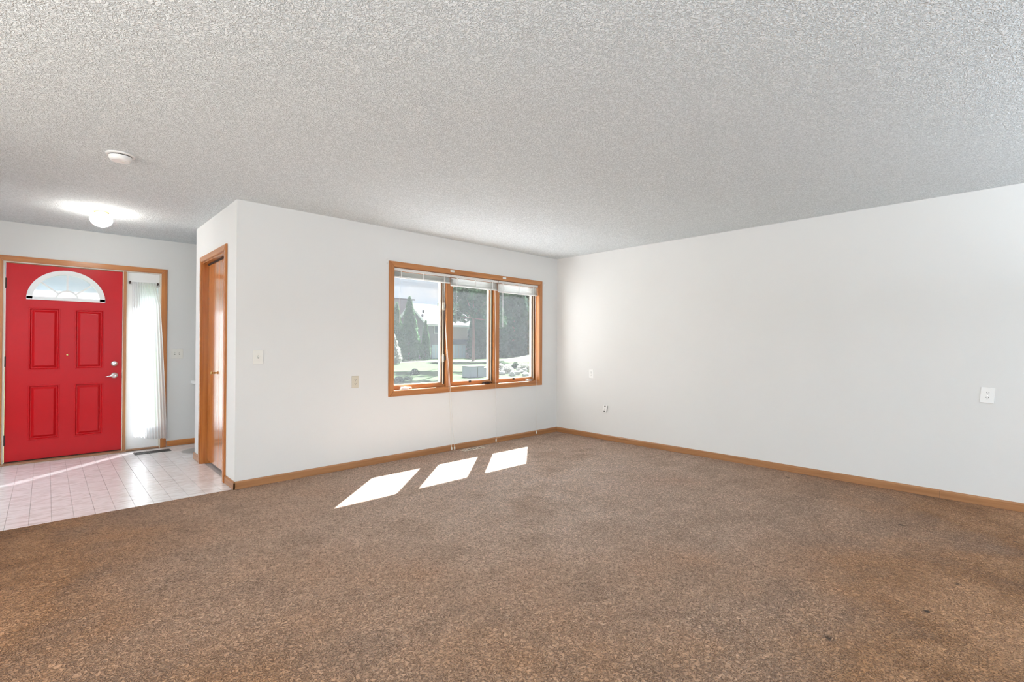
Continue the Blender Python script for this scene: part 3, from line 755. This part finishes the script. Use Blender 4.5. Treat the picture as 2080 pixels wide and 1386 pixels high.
# ------------------------------------------------------------------ entry alcove: counter, mat, registers
cn = thing('alcove_counter', (1.84, 6.6, .735), 'white countertop edge showing behind the closet wall', 'counter')
bm = bm_new(); box(bm, 1.282, 2.397, 6.22, Ye-.002, .735, .772, .004); obj('worktop', bm, 'counter_white', cn)
bm = bm_new(); box(bm, 2.34, 2.397, 6.26, Ye-.02, .60, .734); obj('wall_cleat', bm, 'counter_white', cn)
bm = bm_new(); lathe(bm, [(.15, 0), (.15, .004), (.143, .007), (.03, .007)], (1.262, 6.535, -.003), 'z', 36)
tag(obj('floor_mat', bm, 'grey_mat'), 'small round grey mat on the vinyl behind the closet corner', 'mat')
def register(nm, x0, x1, y0, y1, z, mat, label, n):
    r_ = thing(nm, ((x0+x1)/2, (y0+y1)/2, z), label, 'floor vent')
    fr = .012
    for b in ((x0, x1, y0, y0+fr), (x0, x1, y1-fr, y1), (x0, x0+fr, y0+fr, y1-fr), (x1-fr, x1, y0+fr, y1-fr)):
        bm = bm_new(); box(bm, b[0], b[1], b[2], b[3], z, z+.006, .0015); obj('frame', bm, mat, r_)
    bm = bm_new(); box(bm, x0+fr, x1-fr, y0+fr, y1-fr, z, z+.0042); obj('duct', bm, 'slot_dark', r_)
    step = (x1-x0-2*fr)/n
    bm = bm_new(); xx = x0+fr+step*.5; box(bm, xx-step*.16, xx+step*.16, y0+fr, y1-fr, z+.0043, z+.0056)
    s0 = obj('louvre', bm, mat, r_); l0 = s0.location.copy()
    for i in range(1, n):
        s = s0.copy(); COL.objects.link(s); s.parent = r_; s.location = l0 + Vector((step*i, 0, 0))
register('floor_register', .712, 1.046, 6.715, 6.842, -.003, 'dark_metal', 'dark metal floor vent in the entry vinyl by the sidelight', 24)
register('floor_register', 3.462, 3.768, 4.398, 4.478, .003, 'register_tan', 'tan slotted floor vent in the carpet under the window', 7)

# ------------------------------------------------------------------ wall plates
def plate(nm, wall, c, z, wd, ht, label, cat, kind_, mat='white_plastic', tilt=0.0, group=None):
    """c: coordinate along the wall; built facing the room"""
    P = thing(nm, (c, Yw, z) if wall == 'front' else (c, Ye, z) if wall == 'entry' else (Xr, c, z), label, cat, group)
    def loc_box(name, a0, a1, d0, d1, z0, z1, m_, parent, bev=0.0):
        bm = bm_new(); box(bm, a0, a1, -d1, -d0, z0, z1, bev)
        o = bpy.data.objects.new(name, bpy.data.meshes.new(name)); bmesh.ops.recalc_face_normals(bm, faces=bm.faces[:]); bm.to_mesh(o.data); bm.free()
        o.data.materials.append(MAT[m_]); COL.objects.link(o); o.parent = parent; return o
    def loc_cyl(name, a, zz, r, d0, d1, m_, parent, flat=1.0):
        bm = bm_new(); lathe(bm, [(r, -d0), (r, -d1)], (0, 0, 0), 'y', 18)
        for v in bm.verts: v.co.z = max(-r*flat, min(r*flat, v.co.z))
        bmesh.ops.translate(bm, verts=bm.verts[:], vec=(a, 0, zz))
        o = bpy.data.objects.new(name, bpy.data.meshes.new(name)); bmesh.ops.recalc_face_normals(bm, faces=bm.faces[:]); bm.to_mesh(o.data); bm.free()
        o.data.materials.append(MAT[m_]); COL.objects.link(o); o.parent = parent; return o
    loc_box('cover_plate', -wd/2, wd/2, .0004, .0065, -ht/2, ht/2, mat, P, .002)
    if kind_ == 'outlet':
        for zz in (.0195, -.0195):
            s = loc_cyl('socket', 0, zz, .0172, .006, .0082, mat, P, .82)
            for aa in (-.0063, .0063): loc_box('slot', aa-.0013, aa+.0013, .0082, .0087, zz-.001, zz+.008, 'slot_dark', s)
            loc_cyl('ground_hole', 0, zz-.0075, .0028, .0082, .0087, 'slot_dark', s)
        loc_cyl('screw', 0, 0, .003, .0065, .0078, 'nickel', P)
    if kind_.startswith('switch'):
        n = int(kind_[-1])
        for i in range(n):
            a = (i-(n-1)/2)*.046
            loc_box('switch_slot', a-.005, a+.005, .0065, .0068, -.012, .012, 'slot_dark', P)
            tg = loc_box('toggle', a-.0042, a+.0042, .0062, .018, -.004, .010, mat, P, .001)
            loc_cyl('screw', a, .030, .0028, .0065, .0076, mat, P); loc_cyl('screw', a, -.030, .0028, .0065, .0076, mat, P)
    P.rotation_euler = (0, tilt, 0) if wall != 'right' else (0, 0, 0)
    if wall == 'right':
        # wall faces -x: local -y must point to -x
        P.rotation_euler = (Matrix.Rotation(math.radians(-90), 4, 'Z') @ Matrix.Rotation(tilt, 4, 'Y')).to_euler()
    return P
plate('light_switch', 'front', 1.327, 1.108, .080, .122, 'single white toggle switch plate on the wall left of the window', 'switch', 'switch1', 'light_plastic')
plate('wall_outlet', 'front', 2.215, .850, .072, .117, 'ivory wall outlet low between the light switch and the window', 'outlet', 'outlet', 'ivory_plastic', group='wall outlets')
plate('light_switch', 'entry', 1.140, 1.100, .120, .118, 'double white toggle switch plate beside the front door', 'switch', 'switch2', 'light_plastic')
plate('wall_outlet', 'right', 3.958, .844, .072, .114, 'small white outlet on the right wall nearest the room corner', 'outlet', 'outlet', group='wall outlets')
plate('wall_outlet', 'right', .191, .849, .080, .118, 'slightly crooked white outlet at the right edge of the right wall', 'outlet', 'outlet', 'white_plastic', tilt=math.radians(4.5), group='wall outlets')
# loose cable jack hanging out of the right wall
J = thing('cable_jack', (Xr, 3.728, .404), 'white cable jack box sticking crookedly out of the right wall', 'cable jack')
jm = Matrix.Rotation(math.radians(-90), 4, 'Z') @ Matrix.Rotation(math.radians(12), 4, 'Y')
J.rotation_euler = jm.to_euler()
def jpart(nm, bm, mt, parent=J):
    o = bpy.data.objects.new(nm, bpy.data.meshes.new(nm)); bmesh.ops.recalc_face_normals(bm, faces=bm.faces[:]); bm.to_mesh(o.data); bm.free(); o.data.materials.append(MAT[mt]); COL.objects.link(o); o.parent = parent
bm = bm_new(); box(bm, -.028, .028, -.026, -.006, -.048, .048, .004); jpart('faceplate', bm, 'white_plastic')
bm = bm_new(); box(bm, -.024, .024, -.006, -.0004, -.040, .040); jpart('backplate', bm, 'dark_metal')
for zz in (.032, -.032):
    bm = bm_new(); lathe(bm, [(.0095, -.026), (.0095, -.0275)], (0, 0, zz), 'y', 14); jpart('screw_hole', bm, 'slot_dark')
bm = bm_new(); lathe(bm, [(.006, -.026), (.006, -.032), (.003, -.033)], (0, 0, -.001), 'y', 12); jpart('coax_port', bm, 'nickel')

# ------------------------------------------------------------------ ceiling fixtures
SDt = thing('smoke_detector', (.338, 4.02, H), 'round white smoke detector on the ceiling', 'smoke detector')
bm = bm_new(); lathe(bm, [(.076, 0), (.076, -.007), (.068, -.010)], (.338, 4.02, H-.0004), 'z', 36); obj('mounting_plate', bm, 'white_plastic', SDt)
bm = bm_new(); lathe(bm, [(.060, 0), (.060, -.005)], (.338, 4.02, H-.0105), 'z', 36); obj('vent_slot', bm, 'slot_dark', SDt)
bm = bm_new(); lathe(bm, [(.062, 0), (.061, -.010), (.055, -.022), (.046, -.028), (.012, -.029)], (.338, 4.02, H-.0157), 'z', 36); obj('cover', bm, 'white_plastic', SDt, smooth=False)
bm = bm_new(); lathe(bm, [(.010, 0), (.010, -.003)], (.352, 4.005, H-.0448), 'z', 14); obj('test_button', bm, 'light_plastic', SDt)
CLt = thing('ceiling_light', (.36, 5.87, H), 'lit white globe ceiling light with a brass collar in the entry', 'ceiling light')
bm = bm_new(); lathe(bm, [(.058, 0), (.058, -.010), (.050, -.022), (.046, -.026)], (.36, 5.87, H-.0004), 'z', 28); obj('collar', bm, 'brass', CLt)
simple('lamp_glass', (.95, .93, .88), .3, emit=((1, .96, .90), 48.0))
bm = bm_new(); lathe(bm, [(.044, 0), (.066, -.010), (.081, -.034), (.083, -.058), (.072, -.086), (.048, -.107), (.020, -.117), (0.0001, -.118)], (.36, 5.87, H-.0265), 'z', 32); obj('globe', bm, 'lamp_glass', CLt, smooth=True)

# ------------------------------------------------------------------ outdoors
GZ = -.40
bm = bm_new(); box(bm, -40, 120, 7.3, 140, GZ-.3, GZ); box(bm, Xr+.15, 120, -40, 7.3, GZ-.3, GZ)
box(bm, 2.52, Xr+.15, Yw+EXT, 7.3, GZ-.3, GZ)
tag(obj('ground', bm, 'grass'), 'green lawn outside the window', 'lawn', kind='structure')
bm = bm_new(); prism(bm, [(14, 38.5), (24, 38), (34, 33), (50, 27), (90, 20), (90, 24), (52, 31), (36, 37.5), (25, 42), (14, 43)], 'z', GZ-.02, GZ+.015)
tag(obj('driveway', bm, 'dry_grass'), 'pale sunlit strip of dry ground across the lawn', 'path', kind='structure')
def mound(nm, c, r, h, mt, label):
    bm = bm_new(); n, rr = 40, 10; rings = []
    for j in range(rr+1):
        q_ = j/rr; rings.append([bm.verts.new((c[0]+r[0]*q_*math.cos(2*math.pi*k/n), c[1]+r[1]*q_*math.sin(2*math.pi*k/n), GZ-.05+h*(math.cos(math.pi*q_)+1)/2)) for k in range(n)])
    for j in range(rr):
        for k in range(n):
            try: bm.faces.new((rings[j][k], rings[j][(k+1) % n], rings[j+1][(k+1) % n], rings[j+1][k]))
            except ValueError: pass
    bmesh.ops.remove_doubles(bm, verts=bm.verts[:], dist=1e-4)
    o = obj(nm, bm, mt, smooth=True); tag(o, label, 'lawn', kind='structure'); return o
mound('lawn_mound', (43, 37), (9, 6.5), .95, 'dry_grass', 'sunlit grassy rise seen through the right pane')

bm = bm_new(); box(bm, 2.53, 9.5, Yw+EXT+.01, 9.0, GZ, GZ+.12, .01)  # pale slab added out of view to bounce sunlight onto the ceiling
tag(obj('reflector', bm, 'concrete'), 'pale concrete patio added outside the window to bounce sunlight in', 'reflector', kind='structure')
# grey house with a gable, side wall facing the lawn
HS = thing('neighbour_house', (38, 51, GZ), 'grey neighbouring house with white trim and pale roof seen through the window', 'house')
hx0, hx1, hy0, hy1 = 31.6, 38.4, 47.0, 53.6; ez, rz_ = 3.70, 6.0; ym = .5*(hy0+hy1)
bm = bm_new(); prism(bm, [(hy0, GZ), (hy1, GZ), (hy1, ez), (ym, rz_-.12), (hy0, ez)], 'x', hx0, 34.3); obj('wall_gable', bm, 'siding', HS)
bm = bm_new(); prism(bm, [(hy0, GZ), (hy1, GZ), (hy1, ez), (ym, rz_-.12), (hy0, ez)], 'x', 34.301, hx1); obj('wall_garage', bm, 'siding_pink', HS)
sl = (rz_-ez)/(ym-hy0)
for (ya, yb_) in ((hy0-.45, ym), (hy1+.45, ym)):
    za = ez-.45*sl
    bm = bm_new(); prism(bm, [(ya, za), (yb_, rz_), (yb_, rz_+.16), (ya, za+.16)], 'x', hx0-.35, hx1+.3); obj('roof_slope', bm, 'roof_shingle', HS)
    bm = bm_new(); prism(bm, [(ya, za-.16), (yb_, rz_-.14), (yb_, rz_+.17), (ya, za+.17)], 'x', hx0-.42, hx0-.352); obj('rake_board', bm, 'trim_white', HS)
bm = bm_new(); box(bm, hx0-.3, hx1+.2, hy0-.52, hy0-.44, ez-.45*sl-.06, ez-.45*sl+.12); obj('gutter', bm, 'trim_white', HS)
bm = bm_new(); box(bm, 31.7, 31.85, 48.2, 48.4, 4.9, 5.25); obj('roof_vent', bm, 'dark_metal', HS)
for (xa, xb, za, zb_) in ((32.35, 33.65, 2.48, 3.55),):
    bm = bm_new(); box(bm, xa, xb, hy0-.06, hy0-.001, za, zb_); wn = obj('window', bm, 'trim_white', HS)
    for (p0, p1) in ((xa+.1, .5*(xa+xb)-.04), (.5*(xa+xb)+.04, xb-.1)):
        bm = bm_new(); box(bm, p0, p1, hy0-.075, hy0-.061, za+.1, zb_-.1); obj('pane', bm, 'house_glass', wn)
for (xa, xb) in ((32.15, 33.9), (34.9, 37.0)):
    bm = bm_new(); box(bm, xa, xb, hy0-.05, hy0-.001, GZ, 1.2); gd = obj('garage_door', bm, 'garage_white', HS)
    for i in range(1, 4):
        xx = xa+(xb-xa)*i/4
        bm = bm_new(); box(bm, xx-.03, xx+.03, hy0-.075, hy0-.051, GZ+.05, 1.15); obj('batten', bm, 'trim_white', gd)
bm = bm_new(); box(bm, 34.4, 38.2, hy0-.12, hy0-.001, 1.25, 1.85); obj('door_head', bm, 'house_glass', HS)
# taller house behind
H2 = thing('tall_house', (31, 60, GZ), 'tall dull mauve house standing behind the evergreens', 'house')
bm = bm_new(); prism(bm, [(57, GZ), (63, GZ), (63, 7.0), (60, 7.4), (57, 7.2)], 'x', 25.5, 35.8); obj('wall', bm, 'siding', H2)
bm = bm_new(); prism(bm, [(56.7, 7.15), (60, 7.42), (63.3, 7.0), (63.3, 7.15), (60, 7.6), (56.7, 7.33)], 'x', 25.2, 36.0); obj('roof', bm, 'roof_shingle', H2)
bm = bm_new(); box(bm, 31.0, 32.2, 56.94, 56.999, 3.6, 5.0); w_h2 = obj('window', bm, 'trim_white', H2)
bm = bm_new(); box(bm, 31.1, 32.1, 56.92, 56.939, 3.7, 4.9); obj('pane', bm, 'house_glass', w_h2)

# vegetation
def leaves_mesh(nm, centers, sizes, mat, parent, stretch=(1, 1, 1)):
    n = len(centers); c = np.asarray(centers); s = np.asarray(sizes)[:, None]
    a = rng.normal(size=(n, 3)); a /= np.linalg.norm(a, axis=1)[:, None]
    b = np.cross(a, rng.normal(size=(n, 3))); b /= np.linalg.norm(b, axis=1)[:, None]
    v = np.empty((n, 4, 3)); v[:, 0] = c - a*s; v[:, 1] = c - b*s*.6; v[:, 2] = c + a*s; v[:, 3] = c + b*s*.6
    v = v.reshape(-1, 3); org = np.array(WL[parent.name])
    me = bpy.data.meshes.new(nm); me.from_pydata((v-org).tolist(), [], [(4*i, 4*i+1, 4*i+2, 4*i+3) for i in range(n)])
    o = bpy.data.objects.new(nm, me); COL.objects.link(o); o.parent = parent; me.materials.append(MAT[mat]); return o
def columnar(nm, loc, h, r, n, mat, label, lsize=.14, power=.8, cat='tree', group=None):
    T = thing(nm, (loc[0], loc[1], GZ), label, cat, group)
    bm = bm_new(); tube(bm, [(loc[0], loc[1], GZ), (loc[0], loc[1], GZ+h*.6)], r*.12, 6, r*.05); obj('trunk', bm, 'bark', T)
    u = rng.random(n); zz = GZ+.1+u*h*.98; prof = r*np.minimum(1, (1-u)**power*1.15)*(.75+.25*np.minimum(1, u*8))
    a = rng.random(n)*2*math.pi; rr = prof*np.sqrt(.35+.65*rng.random(n))*(1+.12*np.sin(5*a+zz*3))
    leaves_mesh('foliage', np.c_[loc[0]+rr*np.cos(a), loc[1]+rr*np.sin(a), zz], rng.uniform(.6, 1.4, n)*lsize, mat, T)
    return T
columnar('arborvitae', (26.6, 42.9), 6.45, 1.15, 6500, 'leaf_arbor', 'tallest columnar evergreen in front of the mauve house', .13)
columnar('arborvitae', (28.75, 43.2), 4.1, .55, 3000, 'leaf_arbor', 'shorter columnar evergreen right of the tallest one', .12)
columnar('arborvitae', (24.3, 41.5), 5.6, .85, 4000, 'leaf_arbor', 'columnar evergreen at the left edge of the left pane', .13)
columnar('flowering_shrub', (20.2, 35.4), 3.1, .95, 4000, 'leaf_pale', 'pale blossoming cone-shaped shrub at the left edge of the window', .10, 1.0, 'shrub')
def blob_tree(nm, loc, trunk_h, blobs, n, mat, label, lsize, trunk_r=.16, cat='tree', group=None, branches=True):
    T = thing(nm, (loc[0], loc[1], GZ), label, cat, group)
    bm = bm_new(); tube(bm, [(loc[0], loc[1], GZ), (loc[0]+.05, loc[1], GZ+trunk_h*.5), (loc[0], loc[1]+.05, GZ+trunk_h)], trunk_r, 8, trunk_r*.6); obj('trunk', bm, 'bark', T)
    if branches:
        for (dx, dy, dz, r) in blobs:
            bm = bm_new(); tube(bm, [(loc[0], loc[1], GZ+trunk_h*.85), (loc[0]+dx*.5, loc[1]+dy*.5, GZ+trunk_h*.85+(dz-trunk_h*.85)*.6), (loc[0]+dx*.95, loc[1]+dy*.95, GZ+dz)], trunk_r*.4, 5, trunk_r*.12)
            obj('branch', bm, 'bark', T)
    vol = np.array([b[3]**2 for b in blobs]); cnt = (n*vol/vol.sum()).astype(int)
    cs = []
    for (dx, dy, dz, r), k in zip(blobs, cnt):
        d = rng.normal(size=(k, 3)); d /= np.linalg.norm(d, axis=1)[:, None]
        rad = r*(.35+.65*rng.random(k)**.6)[:, None]
        p = d*rad*np.array([1, 1, .8]) + np.array([loc[0]+dx, loc[1]+dy, GZ+dz])
        keep = np.sin(p[:, 0]*2.3+p[:, 2]*3.1)+np.sin(p[:, 1]*2.7-p[:, 2]*2.2) > -1.0
        cs.append(p[keep])
    c = np.concatenate(cs); c = c[c[:, 2] > GZ+.1]
    leaves_mesh('foliage', c, rng.uniform(.6, 1.4, len(c))*lsize, mat, T)
    return T
blob_tree('shade_tree', (30.6, 37.6), 5.0, [(-1.6, 1.2, 5.6, 1.5), (1.2, -.8, 5.9, 1.7), (0, 0, 7.2, 1.9), (-1.2, .6, 7.4, 1.3), (2.4, -1.2, 7.4, 1.6), (2.0, -1.2, 4.0, 1.1), (-.6, .3, 4.6, 1.1), (-1.9, 1.3, 4.4, 1.0)], 7000, 'leaf_tree', 'leafy shade tree with a bare lower trunk in the middle pane', .17)
conif = [((41.4, 47.5), 8.5, 2.2, 'broad dark tree right of the garage in the middle pane'), ((46.6, 48.5), 11.0, 2.4, 'tall dark green tree behind the right mullion'),
         ((52.4, 50.5), 12.0, 2.5, 'tall dark green tree in the middle of the right pane'), ((58.4, 52.0), 12.0, 2.5, 'dark green tree at the right edge of the right pane'), ((64.4, 53.0), 12.0, 2.5, 'dark green tree farthest right behind the right pane'),
         ((37.3, 45.0), 5.6, 1.15, 'narrow dark tree in front of the garage corner in the middle pane'), ((43.6, 54.0), 9.5, 2.3, 'dark tree rising behind the broad tree by the garage'), ((48.8, 56.5), 10.5, 2.4, 'dark tree in the second row behind the right mullion'), ((54.4, 58.5), 11.5, 2.5, 'dark tree in the second row of the right pane')]
for (p, h, r, lb) in conif:
    T = columnar('dark_tree', p, h, r, 4600, 'leaf_conifer', lb, .30, .40, 'tree', 'dark trees beyond the lawn')
# trees added out of view so that their crowns shade the lawn
added_lawn_trees = [((32.5, 28.5), 'lawn tree added for shade right of the window view'), ((16.0, 22.3), 'nearest lawn tree added for shade in line with the left mullion'), ((20.6, 28.6), 'second lawn tree added for shade in line with the left mullion'), ((27.8, 22.0), 'lawn tree added for shade beside the rock bed')]
for p, lb in added_lawn_trees:
    blob_tree('lawn_tree', p, 6.4, [(0, 0, 8.2, 1.9), (1.5, -1.3, 7.9, 1.5), (-1.4, 1.2, 8.0, 1.5), (.6, 1.4, 9.2, 1.4), (-1.3, -1.5, 8.4, 1.4)], 2200, 'leaf_tree', lb, .2, trunk_r=.10, group='lawn trees added for shade')
def shrub(loc, r, h, n, mat, label, group, ls=.05):
    T = thing('low_shrub', (loc[0], loc[1], GZ), label, 'shrub', group)
    d = rng.normal(size=(n, 3)); d /= np.linalg.norm(d, axis=1)[:, None]; d[:, 2] = abs(d[:, 2])
    c = d*(.5+.5*rng.random(n))[:, None]*np.array([r, r, h]) + np.array([loc[0], loc[1], GZ+.02])
    leaves_mesh('foliage', c, rng.uniform(.6, 1.4, n)*ls, mat, T)
    bm = bm_new(); tube(bm, [(loc[0], loc[1], GZ), (loc[0], loc[1], GZ+h*.6)], .02, 5); obj('stem', bm, 'bark', T)
for i, (x_, y_, r_, h_) in enumerate([(11.2, 18.9, .22, .2), (12.1, 19.6, .2, .18), (14.3, 22.5, .25, .3)]):
    shrub((x_, y_), r_, h_, 900, 'leaf_shrub', 'low dark shrub on the lawn at the foot of the left pane', 'low shrubs on the lawn')
taken = []; rs = random.Random(21)
def spot(x0, x1, r):
    for _ in range(600):
        x_ = rs.uniform(x0, x1); y_ = x_*rs.uniform(.90, 1.13) - .3
        if all((x_-a)**2+(y_-b)**2 > (1.45*(r+c)+.03)**2 for a, b, c in taken):
            taken.append((x_, y_, r)); return x_, y_
    return None
for i in range(14):
    r_ = rs.uniform(.25, .42); p_ = spot(18.5, 25.5, r_)
    if p_ is None: continue
    x_, y_ = p_
    shrub((x_, y_), r_, rng.uniform(.3, .5), 420, 'leaf_pale' if i % 3 else 'leaf_shrub', 'low pale bush in the rock bed outside the right pane' if i % 3 else 'low dark green bush in the rock bed outside the right pane', 'pale bushes in the rock bed' if i % 3 else 'dark bushes in the rock bed', .06)
def rock(loc, s, seed):
    bm = bm_new(); bmesh.ops.create_icosphere(bm, subdivisions=2, radius=1)
    r_ = random.Random(seed); ph = [r_.uniform(0, 6) for _ in range(6)]
    for v in bm.verts:
        f = 1+.22*math.sin(3*v.co.x+ph[0])*math.cos(2.5*v.co.y+ph[1])+.15*math.sin(4*v.co.z+ph[2])
        v.co = Vector((v.co.x*s*f, v.co.y*s*f*.9, v.co.z*s*.65*f))
    a = r_.uniform(0, 6); bmesh.ops.rotate(bm, verts=bm.verts[:], cent=(0, 0, 0), matrix=Matrix.Rotation(a, 3, 'Z'))
    bmesh.ops.translate(bm, verts=bm.verts[:], vec=(loc[0], loc[1], GZ+s*.45))
    o = obj('boulder', bm, 'stone'); tag(o, 'rounded grey stone in the rock bed outside the right pane', 'stone', 'stones in the rock bed')
for i in range(46):
    r_ = rs.uniform(.10, .26); p_ = spot(17.2, 25.5, r_*1.1)
    if p_ is None: continue
    x_, y_ = p_
    rock((x_, y_), r_, i)
# grey utility boxes
def ubox(x0, x1, y0, y1, h, label):
    U_ = thing('utility_box', ((x0+x1)/2, (y0+y1)/2, GZ), label, 'utility box', 'grey boxes on the lawn')
    bm = bm_new(); box(bm, x0, x1, y0, y1, GZ, GZ+h-.05, .015); obj('cabinet', bm, 'utility_box', U_)
    bm = bm_new(); box(bm, x0-.03, x1+.03, y0-.03, y1+.03, GZ+h-.049, GZ+h, .012); obj('lid', bm, 'stone', U_)
    bm = bm_new(); box(bm, .5*(x0+x1)-.01, .5*(x0+x1)+.01, y0-.012, y0-.001, GZ+.04, GZ+h-.08); obj('door_seam', bm, 'dark_metal', U_)
ubox(15.0, 15.85, 18.6, 19.3, .58, 'taller grey-blue utility box on the lawn outside the middle pane')
ubox(15.95, 16.75, 18.9, 19.5, .46, 'lower grey-blue utility box beside the taller one on the lawn')

# single-user clean-up: nothing here is instanced by modifiers
for o in bpy.data.objects:
    if o.parent is not None and 'category' in o: del o['category']
